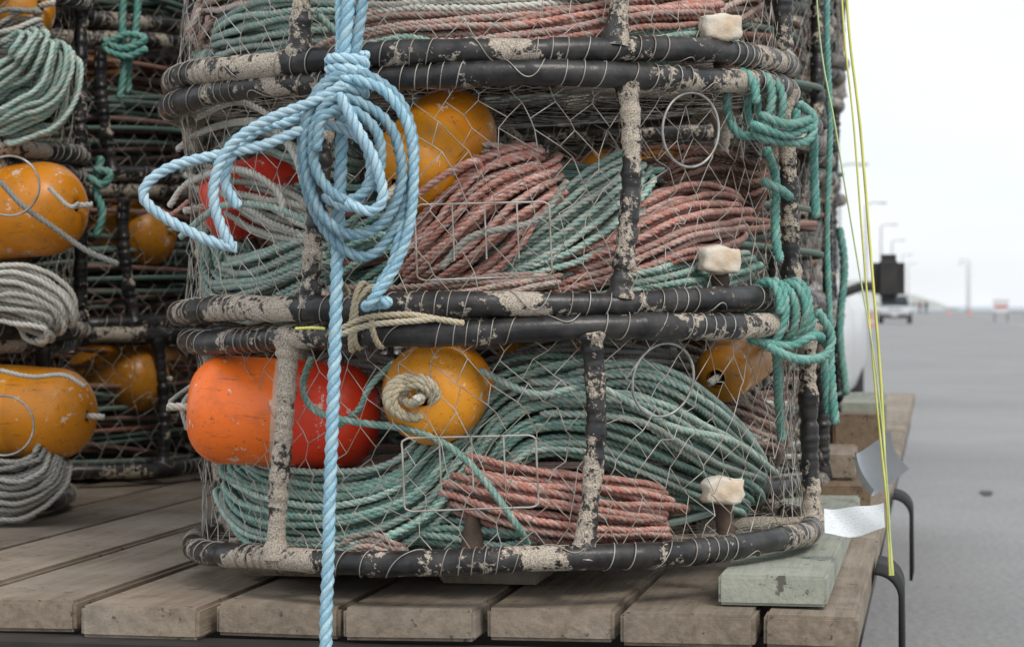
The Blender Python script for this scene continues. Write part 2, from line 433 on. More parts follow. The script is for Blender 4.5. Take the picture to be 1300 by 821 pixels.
hank('rope_coil', [(380, 470), (440, 462), (500, 470)], 40*m_, 7, M_grey, .04, .20, seed=11, r=.005)
# ---- middle pot contents
hank('rope_coil', [(505, 355), (570, 310), (640, 250), (705, 215)], 112*m_, 30, M_pink, .06, .04, seed=21, fan=.5, skew=.35)
hank('rope_coil', [(615, 350), (690, 310), (760, 262), (828, 212)], 80*m_, 20, M_teal2, .05, .06, seed=22, fan=.5, skew=.5)
hank('rope_coil', [(720, 345), (800, 320), (880, 285), (968, 272)], 90*m_, 24, M_pink, .055, .05, seed=23, fan=.4, skew=.35)
hank('rope_coil', [(800, 362), (880, 352), (985, 330)], 42*m_, 11, M_teal, .05, .03, seed=24)
hank('rope_coil', [(238, 320), (262, 358), (320, 360), (385, 330)], 84*m_, 22, M_teal2, .05, .05, seed=25, fan=.2)
hank('rope_coil', [(235, 225), (300, 255), (375, 285)], 60*m_, 11, M_white, .04, .06, seed=26, fan=.4, skew=.7)
hank('rope_coil', [(400, 345), (450, 320), (520, 290)], 80*m_, 14, M_teal, .05, .07, seed=27)
hank('rope_coil', [(400, 374), (520, 376), (640, 362), (700, 352)], 28*m_, 7, M_pink2, .03, .03, seed=28, r=.005)
hank('rope_coil', [(240, 190), (320, 172), (400, 200)], 54*m_, 9, M_teal2, .05, .10, seed=29)
hank('rope_coil', [(520, 245), (590, 210), (660, 205)], 46*m_, 8, M_pink2, .04, .10, seed=30)
hank('rope_coil', [(840, 250), (900, 215), (975, 210)], 46*m_, 8, M_dark, .05, .16, seed=31)
# ---- upper pot contents
hank('rope_coil', [(228, 80), (262, 45), (340, 20), (430, 15)], 78*m_, 22, M_teal2, .05, .04, seed=41)
hank('rope_coil', [(380, 60), (480, 42), (620, 32), (780, 18)], 62*m_, 18, M_pink2, .05, .04, seed=42, skew=.6)
hank('rope_coil', [(560, 54), (700, 44), (820, 25), (935, 12)], 56*m_, 15, M_pink, .05, .03, seed=43, skew=.5)
hank('rope_coil', [(640, 66), (760, 62), (880, 50), (960, 40)], 34*m_, 9, M_teal, .05, .03, seed=44)
hank('rope_coil', [(330, -20), (520, -30), (760, -30), (900, -30)], 90*m_, 16, M_white, .05, .05, seed=45, skew=.6)
hank('rope_coil', [(450, 14), (600, 5), (740, 0)], 50*m_, 11, M_white, .05, .045, seed=46, skew=.6)
hank('rope_coil', [(225, 20), (260, -5), (330, -20)], 60*m_, 12, M_pink2, .05, .06, seed=47, skew=.6)
hank('rope_coil', [(880, 30), (930, 5), (985, -5)], 60*m_, 12, M_pink2, .05, .08, seed=48, skew=.6)
for e, sd, mats in ((potC, 60, (M_teal, M_pink2)), (potB, 62, (M_teal, M_dark)), (potA, 64, (M_pink2, M_teal2)), (potZ, 66, (M_teal, M_white))):
    for j, mm in enumerate(mats):
        V, Q, U = coil_fill(sd+j, 26, .12, .33, .02, .20 if e in (potC, potB) else .27); mesh_from('inner_rope', V, Q, U, mm, parent=e)

def sl(name, pts, r, mat, inset=.02, **kw):
    return rope(name, [S(p[0], p[1], inset+(p[2] if len(p) > 2 else 0)) for p in pts], r, mat, **kw)
sl('loose_rope', [(395, 455, .05), (385, 490, .01), (400, 520), (450, 535), (520, 545), (575, 570), (615, 610), (655, 665), (670, 690, .04)], .0062, M_teal)
sl('loose_rope', [(500, 460, .03), (470, 490), (455, 520, .01), (430, 540, .02)], .0055, M_teal)
sl('loose_rope', [(270, 460), (250, 490), (232, 515), (238, 545, .02)], .005, M_white)
sl('loose_rope', [(215, 510, -.02), (245, 488, -.01), (292, 462, -.01)], .004, M_white)
sl('loose_rope', [(212, 520, -.02), (240, 512, -.01), (256, 492, -.01), (262, 470, -.01)], .004, M_white)
sl('loose_rope', [(225, 190), (262, 165), (330, 155), (370, 190), (385, 230)], .0062, M_white)
sl('loose_rope', [(215, 262), (240, 232), (300, 215), (350, 240), (362, 275)], .0062, M_white, .01)
sl('loose_rope', [(230, 300), (280, 262), (340, 262), (390, 280)], .0062, M_teal2, .01)
sl('loose_rope', [(610, 470, .04), (680, 500, .01), (760, 492), (850, 540), (930, 560), (985, 600)], .006, M_teal2, .01)
sl('loose_rope', [(520, 255), (560, 225), (600, 205), (612, 215, .05)], .006, M_pink, .03)
sl('loose_rope', [(560, 340), (600, 300), (680, 280), (720, 230)], .006, M_grey, .01)
sl('loose_rope', [(640, 60), (700, 75), (780, 70)], .006, M_green, .03)
sl('loose_rope', [(250, 150), (300, 130), (345, 150), (372, 190)], .005, M_white, .02)
sl('loose_rope', [(405, 20), (450, 55), (520, 48), (580, 66)], .006, M_teal, .01)
sl('loose_rope', [(240, 255), (218, 272, -.02), (205, 268, -.03)], .0045, M_pink, .0)

# ---- buoys
def bullet(Rb, Lb):
    p = [(0.012, -Lb/2+.006), (.014, -Lb/2)]
    for a in np.linspace(-PI/2, -.12, 12): p.append((Rb*.30+Rb*.70*math.cos(a), -Lb/2+Rb*.70*(1+math.sin(a))))
    for a in np.linspace(.1, PI/2, 14): p.append((.016+(Rb-.016)*math.cos(a), Lb/2-Rb*.85*(1-math.sin(a))))
    p.append((.010, Lb/2-.006)); return p
def buoy(name, loc, axis, Rb, Lb, mat, parent=None):
    e = empty(name, loc); e.rotation_euler = Vector(axis).to_track_quat('Z', 'Y').to_euler()
    if parent: e.parent = parent
    lathe('foam_body', bullet(Rb, Lb), mat, 48, parent=e)
    rope('stem_rope', [(0, 0, -Lb/2-.03), (0.001, 0, 0), (0, 0.001, Lb/2+.03)], .007, M_white, parent=e)
    return e
buoy('fishing_buoy', S(361, 524, .085), (1, .05, -.06), .081, .285, M_orange)
buoy('fishing_buoy', S(558, 497, .10), (.22, .9, .05), .072, .18, M_yellow)
kn = S(523, 503, .004); kp = []
for t in np.linspace(0, 2*PI*5.2, 60):
    rr = .020+.011*math.sin(t*.45); kp.append(kn+np.array([rr*math.cos(t)*1.15, .010*math.sin(t*1.5), rr*math.sin(t)]))
rope('buoy_knot', kp, .0068, M_beige)
buoy('fishing_buoy', S(552, 190, .13), (.5, .6, .55), .068, .20, M_yellow)
buoy('fishing_buoy', S(335, 248, .15), (.9, .3, .2), .062, .20, M_red)
buoy('fishing_buoy', S(688, 462, .26), (.8, .4, .1), .04, .14, M_yellow)
buoy('fishing_buoy', S(935, 462, .16), (.4, .9, .2), .045, .2, M_yellow2)

# ---- zinc anodes on rusty stubs, escape rings, trigger gates
def rock(name, loc, size, mat, seed):
    import bmesh
    bm = bmesh.new(); bmesh.ops.create_cube(bm, size=1)
    bmesh.ops.subdivide_edges(bm, edges=bm.edges[:], cuts=6, use_grid_fill=True)
    g = random.Random(seed)
    for v in bm.verts:
        c = v.co.normalized()*.62; v.co = v.co.lerp(c, .42)
        v.co *= 1+.09*math.sin(v.co.x*9+seed)*math.sin(v.co.z*11+seed)
        v.co += Vector((g.uniform(-.012, .012), g.uniform(-.012, .012), g.uniform(-.02, .02)))
        v.co = Vector((v.co.x*size[0], v.co.y*size[1], v.co.z*size[2]))
    for f in bm.faces: f.smooth = True
    me = bpy.data.meshes.new(name); bm.to_mesh(me); bm.free(); me.materials.append(mat)
    o = bpy.data.objects.new(name, me); COL.objects.link(o); o.location = loc; return o
for (px, py) in ((913, 330), (917, 622), (914, 36)):
    e = empty('zinc_anode', S(px, py, .01))
    o = rock('block', (0, 0, 0), (.057, .036, .037), M_zinc, px+py); o.parent = e; o.rotation_euler = (0, .08+.1*math.sin(py), .3)
    V, Q, U = tubes(np.array([[.0, .02, -.005], [.004, .02, -.035], [.008, .02, -.075]]), .014, 10); mesh_from('rusty_stub', V, Q, U, M_rust, parent=e)
e = empty('bait_stub', S(600, 672, .07)); V, Q, U = tubes(np.array([[0, 0, .035], [0, 0, 0], [0, 0, -.04]]), np.array([[.006, .013, .02]]), 12); mesh_from('stub', V, Q, U, M_rust, parent=e)

def ring_wire(name, px, py, rad, tilt, inset=-.004):
    c = S(px, py, inset); ang = math.atan2(c[0]+.03, CY-c[1]); t = np.linspace(0, 2*PI, 60)
    tx = np.array([math.cos(ang), math.sin(ang), 0]); up = np.array([tilt, 0, 1.]); up /= np.linalg.norm(up)
    P = c+rad*np.cos(t)[:, None]*tx+rad*1.0*np.sin(t)[:, None]*up
    V, Q, U = tubes(P, .0021, 8); mesh_from(name, V, Q, U, M_wire2)
ring_wire('escape_ring', 842, 482, .052, .1); ring_wire('escape_ring', 877, 165, .053, .05)
def gate(px0, py0, px1, py1):
    e = empty('trigger_gate'); parts = []
    c = [S(px0, py0, -.006), S(px1, py0-4, -.006), S(px1+4, py1, -.006), S(px0+4, py1+6, -.006)]
    loop = []
    for i in range(4):
        a, b = c[i], c[(i+1) % 4]
        for t in (.05, .15, .5, .85, .95): loop.append(a*(1-t)+b*t)
    loop.append(loop[0]); parts.append(tubes(resample(cr(loop, 6), n=120), .0016, 6))
    for f in (.28, .52, .76):
        a = c[0]*(1-f)+c[1]*f; b = c[3]*(1-f)+c[2]*f; b = a+(b-a)*.75
        parts.append(tubes(np.linspace(a, b, 8), .0014, 6))
    V, Q, U = join(parts); mesh_from('wire_gate', V, Q, U, M_wire, parent=e)
gate(510, 556, 680, 643); gate(526, 260, 697, 350)

# ---- lashings between pots
def lash(px_deg, zmid, cx, turns=5, tail=None, seed=0, mat=M_green, r=.0080, spread=.075):
    parts = []
    a0 = math.radians(px_deg); pts = []
    for t in np.linspace(0, turns*2*PI, turns*14):
        a = a0+(t/(turns*2*PI)-.5)*spread/RR*2+.02*math.sin(t*.7+seed)
        hz = .044+.003*math.sin(t*.3); hr = .027
        pts.append((cx+(RR+hr*math.cos(t))*math.sin(a), CY-(RR+hr*math.cos(t))*math.cos(a), zmid+hz*math.sin(t)))
    parts.append(rope_part(pts, r, m=6))
    if tail:
        for i, tl in enumerate(tail): parts.append(rope_part(tl, r, idn=7+i, wob=.001))
    V, Q, U = join(parts); return mesh_from('lashing_rope', V, Q, U, mat)
dR = 3.52
lash(63, 1.040, -.028, 5, [[W(950, 430, 3.40), W(1000, 440, 3.42), W(1035, 425, 3.44), W(1052, 440, dR), W(1056, 480, dR), W(1061, 535, dR)],
                           [W(1038, 395, 3.45), W(1056, 425, 3.47), W(1048, 450, 3.46), W(1010, 456, 3.40), W(975, 440, 3.38)],
                           [W(985, 445, 3.42), W(988, 500, 3.5), W(992, 560, 3.55)],
                           [W(1046, 450, 3.50), W(1049, 490, 3.52), W(1052, 525, 3.53)]], 1)
lash(60, 1.345, -.05, 3, [[W(954, 158, 3.38), W(1000, 172, 3.40), W(1030, 165, 3.44), W(1034, 215, 3.5), W(1036, 275, 3.52)],
                          [W(1015, 132, 3.42), W(1032, 150, 3.44), W(1022, 180, 3.43), W(975, 178, 3.40), W(955, 168, 3.40)],
                          [W(965, 145, 3.39), W(1000, 158, 3.39), W(1028, 152, 3.42)],
                          [W(975, 190, 3.45), W(985, 230, 3.5), W(985, 300, 3.5), W(990, 330, 3.5)],
                          [W(968, 230, 3.46), W(990, 240, 3.46), W(1004, 250, 3.5)]], 2)
lash(-22, 1.035, -.028, 3, [[W(428, 420, 3.18), W(470, 402, 3.17), W(520, 400, 3.17), W(590, 410, 3.17)], [W(430, 425, 3.17), W(480, 410, 3.165), W(550, 405, 3.165)]], 3, M_beige, .005, .03)
rope('yellow_twine', [W(375, 417, 3.185), W(395, 416, 3.18), W(412, 417, 3.18)], .0025, M_cord)

# ---- hero light blue rope
def bl(pts, d0, dd=0.0, r=.0080, **kw):
    n = len(pts)
    P = [W(p[0], p[1], (p[2] if len(p) > 2 else d0+dd*i/(n-1))) for i, p in enumerate(pts)]
    return rope_part(P, r, step=.0035, k=12, lobe=.25, **kw)
parts = []
parts.append(bl([(449, -120), (444, -40), (442, 10), (438, 60), (436, 100), (435, 150), (433, 200), (431, 260), (428, 330), (425, 450), (421, 560), (418, 650), (416, 730), (414, 780), (413, 900, 3.12), (412, 1010, 3.10)], 3.135, r=.0096))
parts.append(bl([(472, -120), (463, -40), (459, 10), (452, 60), (447, 90), (440, 105)], 3.140, r=.0092, idn=1))
parts.append(bl([(428, -120), (430, -40), (432, 20), (432, 70), (428, 95)], 3.155, idn=2))
kp = []
for t in np.linspace(0, 2*PI*4, 60):
    kp.append(W(441+22*math.cos(t), 70+t*2.0+5*math.sin(t), 3.135+.024*math.sin(t)))
parts.append(rope_part(kp, .0083, step=.0035, k=12, lobe=.25, idn=3))
parts.append(bl([(440, 88), (402, 118), (384, 180), (392, 250), (426, 308), (470, 324), (508, 275), (526, 200), (510, 132), (466, 96), (426, 98), (394, 140), (388, 205), (406, 268), (446, 298), (488, 280), (510, 228), (498, 165), (460, 132), (420, 128), (398, 168), (404, 222), (440, 254), (478, 226), (480, 172), (446, 140), (410, 150), (402, 190)], 3.128, -.045, idn=4))
parts.append(bl([(436, 108), (400, 128), (345, 150), (300, 178), (276, 215), (272, 260), (290, 306), (299, 314), (262, 304), (212, 278), (184, 254), (188, 232), (222, 210), (280, 196), (335, 184), (385, 165), (425, 160), (462, 182), (470, 225), (445, 262), (410, 250)], 3.10, .015, idn=5))
parts.append(bl([(420, 112), (372, 152), (330, 164), (296, 194), (286, 230), (302, 262)], 3.14, .0, idn=6))
parts.append(bl([(448, 100), (488, 116), (518, 160), (525, 220), (519, 290), (498, 345), (470, 384), (466, 388, 3.15), (482, 385, 3.14), (492, 384), (478, 372), (500, 330), (514, 260)], 3.10, .02, idn=7))
parts.append(bl([(430, 120), (452, 160), (476, 205), (486, 250), (470, 268), (440, 258)], 3.075, .0, idn=8))
V, Q, U = join(parts); mesh_from('light_blue_rope', V, Q, U, M_blue)

# ------------------------------------------------------------------ background pots (shared meshes)
variants = []
for v in range(3):
    rg, ps = frame_meshes([15+v*20+60*i for i in range(6)], 20+v)
    def me(n, d, m):
        o = mesh_from(n, *d, m); mesh = o.data; bpy.data.objects.remove(o); return mesh
    ca, cb = [(M_tealShade, M_roseShade), (M_grey, M_dark), (M_tealShade, M_dark)][v]
    variants.append(dict(r=me('frame_rings', rg, M_ring), p=me('frame_posts', ps, M_ring), n=me('netting', net(20+v), M_wire),
        w=me('wire_wrapping', wirewrap(20+v, 1500), M_wire),
        a=me('rope_coils', coil_fill(80+v, 46, .26, .44, .02, .20, r=.0065), ca),
        b=me('rope_coils', coil_fill(90+v, 26, .2, .43, .03, .24, r=.0065), cb),
        c=me('rope_coils', coil_fill(95+v, 12, .3, .44, .10, .28, r=.006), M_roseShade if v == 1 else M_dark)))
ob_ = lathe('foam_body', bullet(.078, .24), M_yellow2, 32); BM = ob_.data; bpy.data.objects.remove(ob_)
def bg_pot(x, y, z, v, rz, buoys=2):
    e = empty('crab_pot', (x, y, z), (random.uniform(-.012, .012), random.uniform(-.02, .01), rz))
    for k in 'rpnwabc':
        o = bpy.data.objects.new(variants[v][k].name, variants[v][k]); COL.objects.link(o); o.parent = e
    for i in range(buoys):
        a = random.uniform(0, 6.28)
        o = bpy.data.objects.new('buoy', BM); COL.objects.link(o); o.parent = e
        o.location = (.30*math.cos(a), .30*math.sin(a), .22); o.rotation_euler = (PI/2, random.uniform(-.3, .3), a)
    return e
def bg_stack(x, y, z0, n, buoys=2):
    for i in range(n):
        bg_pot(x+random.uniform(-.02, .02), y+random.uniform(-.02, .02), z0+i*.352, random.randrange(3), random.uniform(0, 6.28), buoys)
for lon, edge in ((4.80, .21), (5.86, .25), (6.92, .28), (7.98, .32)):
    c = RF(-edge-.503, lon); bg_stack(c[0], c[1], .70, 6)
for (x, y) in ((-1.39, 4.80), (-1.19, 5.87), (-.97, 6.93), (-.80, 8.0)):
    bg_stack(x, y, .655, 6, 2 if y > 5 else 0)
for (x, y) in ((-2.45, 5.6), (-2.25, 6.7), (-2.05, 7.8)):
    bg_stack(x, y, .655, 6, 2)
buoy('fishing_buoy', W(24, 268, 4.52), (.85, -.35, .05), .091, .27, M_yellow)
buoy('fishing_buoy', W(32, 522, 4.52), (.9, -.3, -.05), .089, .28, M_yellow)
buoy('fishing_buoy', W(0, 20, 4.62), (.8, -.5, .1), .070, .23, M_yellow2)
buoy('fishing_buoy', W(158, 300, 5.62), (.9, -.3, .1), .080, .25, M_yellow2)
buoy('fishing_buoy', W(150, 480, 5.60), (.8, -.4, .0), .080, .25, M_yellow2)
def lw(name, pts, d, r, mat): rope(name, [W(p[0], p[1], d if len(p) < 3 else p[2]) for p in pts], r, mat)
lw('loose_rope', [(0, 230), (30, 262), (70, 290), (110, 318), (150, 335)], 4.32, .0062, M_grey)
lw('loose_rope', [(62, 238), (88, 262), (100, 258)], 4.3, .005, M_white)
lw('loose_rope', [(0, 470), (40, 478), (80, 476), (108, 490)], 4.28, .005, M_white)
lw('hanging_teal_rope', [(158, -20), (155, 30), (158, 80), (152, 125)], 4.9, .010, M_green)
lw('hanging_teal_rope', [(176, -20), (172, 40), (165, 70), (162, 118)], 4.92, .010, M_green)
lw('hanging_teal_rope', [(130, 50), (155, 62), (185, 50), (160, 44), (132, 60), (160, 72), (186, 62)], 4.88, .009, M_green)
lw('hanging_teal_rope', [(128, 200), (122, 240), (130, 270), (122, 300)], 4.75, .010, M_green)
lw('hanging_teal_rope', [(112, 225), (130, 235), (140, 220), (120, 215)], 4.74, .010, M_green)
def h2(pts, d, width, n, mat, seed, r=.0062):
    P = [W(p[0], p[1], d) for p in pts]
    hank('rope_coil', P, width, n, mat, .05, 0, seed=seed, r=r, world=True, cx=-1.39, cy=4.8, fan=.3, step=.008)
h2([(-20, 150), (20, 125), (55, 105), (80, 60)], 4.42, .15, 20, M_teal2, 51)
h2([(-20, 60), (20, 50), (50, 40)], 4.46, .10, 12, M_grey, 54)
h2([(-40, 370), (20, 368), (70, 385), (88, 400)], 4.42, .10, 16, M_white, 52)
h2([(-40, 610), (20, 620), (60, 605), (75, 590)], 4.42, .10, 16, M_grey, 53)
t = np.linspace(0, 2*PI, 50)
for (px, py) in ((12, 236), (5, 540)):
    c = W(px, py, 4.3); P = c+.055*np.stack([np.cos(t), 0*t, np.sin(t)], 1); V, Q, U = tubes(P, .0022, 8); mesh_from('escape_ring', V, Q, U, M_wire2)

# ------------------------------------------------------------------ flatbed trailer
tr = empty('flatbed_trailer', (0, 0, 0), (0, 0, -A))
DZ = .63
lat = -2.95; k = 0
while lat < -.16:
    w = .19+.004*((k*7) % 3)
    if lat+w > -.10: w = -.10-lat
    box('deck_board', (w-.010-random.uniform(0, .006), 8.2, .045), (lat+w/2, 7.27+random.uniform(-.03, .03), DZ-.0225+random.uniform(-.006, .004)), M_wood, (0, random.uniform(-.015, .015), 0), parent=tr, bev=.005)
    lat += w; k += 1
box('rear_beam', (2.88, .10, .15), (-1.555, 3.13, DZ-.125), M_black, parent=tr, bev=.008)
box('side_rail', (.05, 8.0, .10), (-.150, 7.25, DZ-.105), M_black, parent=tr, bev=.008)
box('side_rail', (.05, 8.0, .10), (-2.93, 7.25, DZ-.105), M_black, parent=tr, bev=.008)
for y in (3.5, 5, 6.5, 8, 9.5, 11): box('cross_member', (2.7, .08, .1), (-1.54, y, DZ-.115), M_black, parent=tr)
def wheel(name, R, w, loc, parent, rim=M_wire2):
    e = empty(name, loc, (0, PI/2, 0)); e.parent = parent
    prof = [(R*.55, -w/2), (R*.9, -w/2), (R*.97, -w*.42), (R, -w*.3), (R, w*.3), (R*.97, w*.42), (R*.9, w/2), (R*.55, w/2), (R*.55, -w/2)]
    lathe('tyre', prof, M_rubber, 40, parent=e)
    lathe('rim', [(.0, w*.25), (R*.15, w*.3), (R*.2, w*.2), (R*.45, w*.25), (R*.56, w*.42), (R*.56, -w*.42), (0, -w*.3)], rim, 30, parent=e)
for y in (7.0, 7.85):
    wheel('wheel', .25, .18, (-.34, y, .25), tr); wheel('wheel', .25, .18, (-2.75, y, .25), tr)
box('axle', (2.4, .08, .08), (-1.55, 7.0, .25), M_black, parent=tr); box('axle', (2.4, .08, .08), (-1.55, 7.85, .25), M_black, parent=tr)
for x in (-.45, -2.65):
    for y in (6.4, 8.4): box('spring_hanger', (.06, .10, .26), (x, y, .345), M_black, parent=tr)
    box('leaf_spring', (.06, 2.1, .04), (x, 7.42, .31), M_black, parent=tr)
# black rubber mud guards bolted along the outer edge
for y in (3.95, 5.45):
    n = 18; V = []
    for i in range(n):
        a = PI*.5*i/(n-1); V += [(-.10+.045*math.sin(a), y-.12, DZ-.055+.045*math.cos(a)), (-.10+.045*math.sin(a), y+.12, DZ-.055+.045*math.cos(a))]
    V += [(-.055, y-.11, DZ-.20), (-.053, y+.11, DZ-.20)]
    Fs = [[2*i, 2*i+1, 2*i+3, 2*i+2] for i in range(n)]
    o = mesh_from('rubber_flap', V, Fs, None, M_rubber, parent=tr); md = o.modifiers.new('s', 'SOLIDIFY'); md.thickness = .007; md.offset = 1
def plank(lat, lon, ln, w, h, z, mat, yaw=0, name='timber_plank'):
    c = RF(lat, lon, z+h/2); return box(name, (w, ln, h), c, mat, (0, 0, -A+yaw), bev=.004)
plank(-.225, 4.02, 1.55, .150, .042, DZ+.004, M_wood2)
plank(-.66, 4.20, 1.55, .15, .042, DZ+.004, M_wood)
plank(-.98, 4.22, 1.5, .15, .042, DZ+.004, M_wood)
plank(-.19, 4.90, .50, .10, .06, DZ+.004, M_wood3, .04)
plank(-.20, 5.7, .9, .12, .10, DZ+.004, M_wood, -.03)
plank(-.19, 5.25, .12, .11, .13, DZ+.05, M_wood3, .3)
plank(-.20, 6.6, .8, .12, .16, DZ+.004, M_wood2, .02)
plank(-.22, 5.05, .5, .10, .05, DZ+.066, M_wood, .02)
def sheet(name, c, w, h, mat, yaw, curl, tiltx):
    nx, ny = 24, 10; V = []
    for j in range(ny):
        for i in range(nx):
            u = i/(nx-1)-.5; v = j/(ny-1)-.5
            V.append((u*w, v*h, curl*(u+.2)**2+.005*math.sin(u*7+v*3)+.25*curl*v*v))
    idx = np.arange(nx*ny).reshape(ny, nx); Q = np.stack([idx[:-1, :-1], idx[:-1, 1:], idx[1:, 1:], idx[1:, :-1]], -1).reshape(-1, 4)
    o = mesh_from(name, V, Q, None, mat); o.location = c; o.rotation_euler = (tiltx, .0, yaw)
    return o
m, nt, b = new_mat('printed_paper')
tc = nt.nodes.new('ShaderNodeTexCoord'); s_ = nt.nodes.new('ShaderNodeSeparateXYZ'); L(nt, tc.outputs['Object'], s_.inputs[0])
ln_ = math_n(nt, 'GREATER_THAN', math_n(nt, 'SINE', math_n(nt, 'MULTIPLY', s_.outputs[1], 1400.0)), .3)
wd = math_n(nt, 'GREATER_THAN', noise(nt, 260, 1), .55)
L(nt, mixc(nt, math_n(nt, 'MULTIPLY', math_n(nt, 'MULTIPLY', ln_, wd), .22), (.70, .73, .75), (.2, .2, .22)), b.inputs['Base Color'])
sheet('paper_tag', W(1084, 664, 3.42), .086, .045, m, -.1, .05, 1.0)
sheet('folded_tarp', W(1096, 606, 4.45), .03, .09, plain('pale_tarp', (.62, .66, .70), .6), .5, .2, 1.0)
def cord(pts, d, r, mat):
    P = resample(cr([W(p[0], p[1], d) for p in pts], 12), step=.03); V, Q, U = tubes(P, r, 6); mesh_from('tie_down_cord', V, Q, U, mat)
cord([(1062, -400), (1068, -20), (1084, 160), (1097, 330), (1112, 500), (1126, 640), (1134, 730)], 3.66, .0017, M_cord)
cord([(1066, -400), (1074, -20), (1092, 160), (1106, 330), (1118, 480), (1124, 600), (1130, 730)], 3.70, .0024, M_cord)
cord([(1030, -400), (1037, 0), (1062, 170), (1090, 340), (1112, 470), (1126, 610), (1132, 730)], 3.64, .0014, M_cordg)
rope('hanging_green_rope', [W(1052, -200, 4.4), W(1050, 40, 4.4), W(1054, 160, 4.4), W(1050, 300, 4.4), W(1056, 460, 4.4)], .007, M_green, step=.008)
rope('hanging_green_rope', [W(1066, 290, 5.4), W(1072, 340, 5.4), W(1066, 420, 5.4), W(1074, 500, 5.4)], .011, M_green, step=.008)

# ------------------------------------------------------------------ ground, road, sea
def flat(name, lat0, lat1, lon0, lon1, z, mat):
    V = [RF(lat0, lon0, z), RF(lat1, lon0, z), RF(lat1, lon1, z), RF(lat0, lon1, z)]
    return mesh_from(name, V, [[0, 1, 2, 3]], None, mat, False)
def asphalt(name, base, dark):
    m, nt, b = new_mat(name)
    n1 = noise(nt, .35, 4, .6); n2 = noise(nt, 38, 3, .75); n3 = noise(nt, 2.2, 4, .7)
    c = mixc(nt, ramp(nt, n1, .35, .7), base, dark)
    c = mixc(nt, ramp(nt, n3, .45, .75, 0, .7), c, dark)
    c = mixc(nt, ramp(nt, n2, .42, .68, 0, .6), c, tuple(x*1.6 for x in base))
    c = mixc(nt, ramp(nt, n2, .42, .30, 0, .5), c, tuple(x*.5 for x in dark))
    L(nt, c, b.inputs['Base Color']); b.inputs['Roughness'].default_value = .9
    bump(nt, b, n2, .7, .008); return m
M_asph = asphalt('asphalt', (.26, .26, .255), (.20, .20, .20))
M_conc = asphalt('concrete', (.36, .35, .33), (.28, .27, .25))
flat('ground', -60, 60, -30, 520, 0.0, M_asph)
M_line = plain('road_paint', (.6, .6, .58), .8, 0, .5, 3, 0)
flat('road_edge_line', 4.4, 4.50, 30, 500, .004, M_line)
flat('road_edge_line', -4.0, -3.9, 30, 500, .004, M_line)
M_patch = asphalt('fresh_asphalt_patch', (.06, .06, .062), (.045, .045, .046))
V = [RF(.27+.035*math.cos(t)*(1+.2*math.sin(3*t)), 13.3+.22*math.sin(t)*(1+.2*math.cos(2*t)), .004) for t in np.linspace(0, 2*PI, 20, endpoint=False)]
me_ = bpy.data.meshes.new('tar_patch'); me_.from_pydata([tuple(v) for v in V], [], [list(range(20))]); me_.materials.append(M_patch)
COL.objects.link(bpy.data.objects.new('tar_patch', me_))
def kerb(lat):
    c = RF(lat, 240, .07); box('kerb', (.3, 540, .14), c, M_conc, (0, 0, -A), bev=.02)
kerb(12.0); kerb(-9.0)
m, nt, b = new_mat('sea_water'); b.inputs['Base Color'].default_value = (.32, .39, .43, 1); b.inputs['Roughness'].default_value = .4
bump(nt, b, noise(nt, .25, 3), .5, .3)
mesh_from('sea', [(-6000, -3000, -2.2), (6000, -3000, -2.2), (6000, 9000, -2.2), (-6000, 9000, -2.2)], [[0, 1, 2, 3]], None, m, False)
nh = 160; xs = np.linspace(-400, 172, nh); g = np.random.default_rng(5)
hh = 8.5+2*np.sin(xs*.011)+smooth_noise(nh, 1.2, 3, 9); hh *= np.clip((172-xs)/30, 0, 1)**.6
V = []
for j, (dy, f) in enumerate(((0, 0), (10, .55), (30, .85), (60, 1.0), (140, .9), (200, 0))):
    for i in range(nh): V.append((xs[i]*1.0, 900+dy+8*math.sin(i*.5+j), hh[i]*f+g.normal(0, .3)*(f > 0)))
idx = np.arange(6*nh).reshape(6, nh); Q = np.stack([idx[:-1, :-1], idx[:-1, 1:], idx[1:, 1:], idx[1:, :-1]], -1).reshape(-1, 4)
mesh_from('headland_hill', V, Q, None, plain('hazy_hill', (.50, .51, .49), .95, 0, .3, .02, 0, col2=(.38, .40, .37)))

# ------------------------------------------------------------------ street lamps
M_pole = plain('lamp_pole_grey', (.52, .53, .53), .6, bs=0)
def lamp(lat, lon, h=8.2, side=1):
    e = empty('street_lamp', RF(lat, lon, 0), (0, 0, -A))
    z = np.linspace(0, h, 12); V, Q, U = tubes(np.stack([0*z, 0*z, z], 1), np.linspace(.13, .075, 12)[None], 10); mesh_from('pole', V, Q, U, M_pole, parent=e)
    P = cr([(0, 0, h-.05), (.2*side, 0, h+.12), (.6*side, 0, h+.18), (1.0*side, 0, h+.17)], 8); V, Q, U = tubes(P, .05, 8); mesh_from('arm', V, Q, U, M_pole, parent=e)
    box('lamp_head', (.6, .26, .13), (1.2*side, 0, h+.15), M_pole, parent=e, bev=.04)
    box('base', (.5, .5, .4), (0, 0, .2), M_conc, parent=e, bev=.03)
for lon in (122, 168, 213, 265, 340, 410): lamp(-5.0, lon)
for lon in (345, 375): lamp(4.6, lon, 7.5, -1)

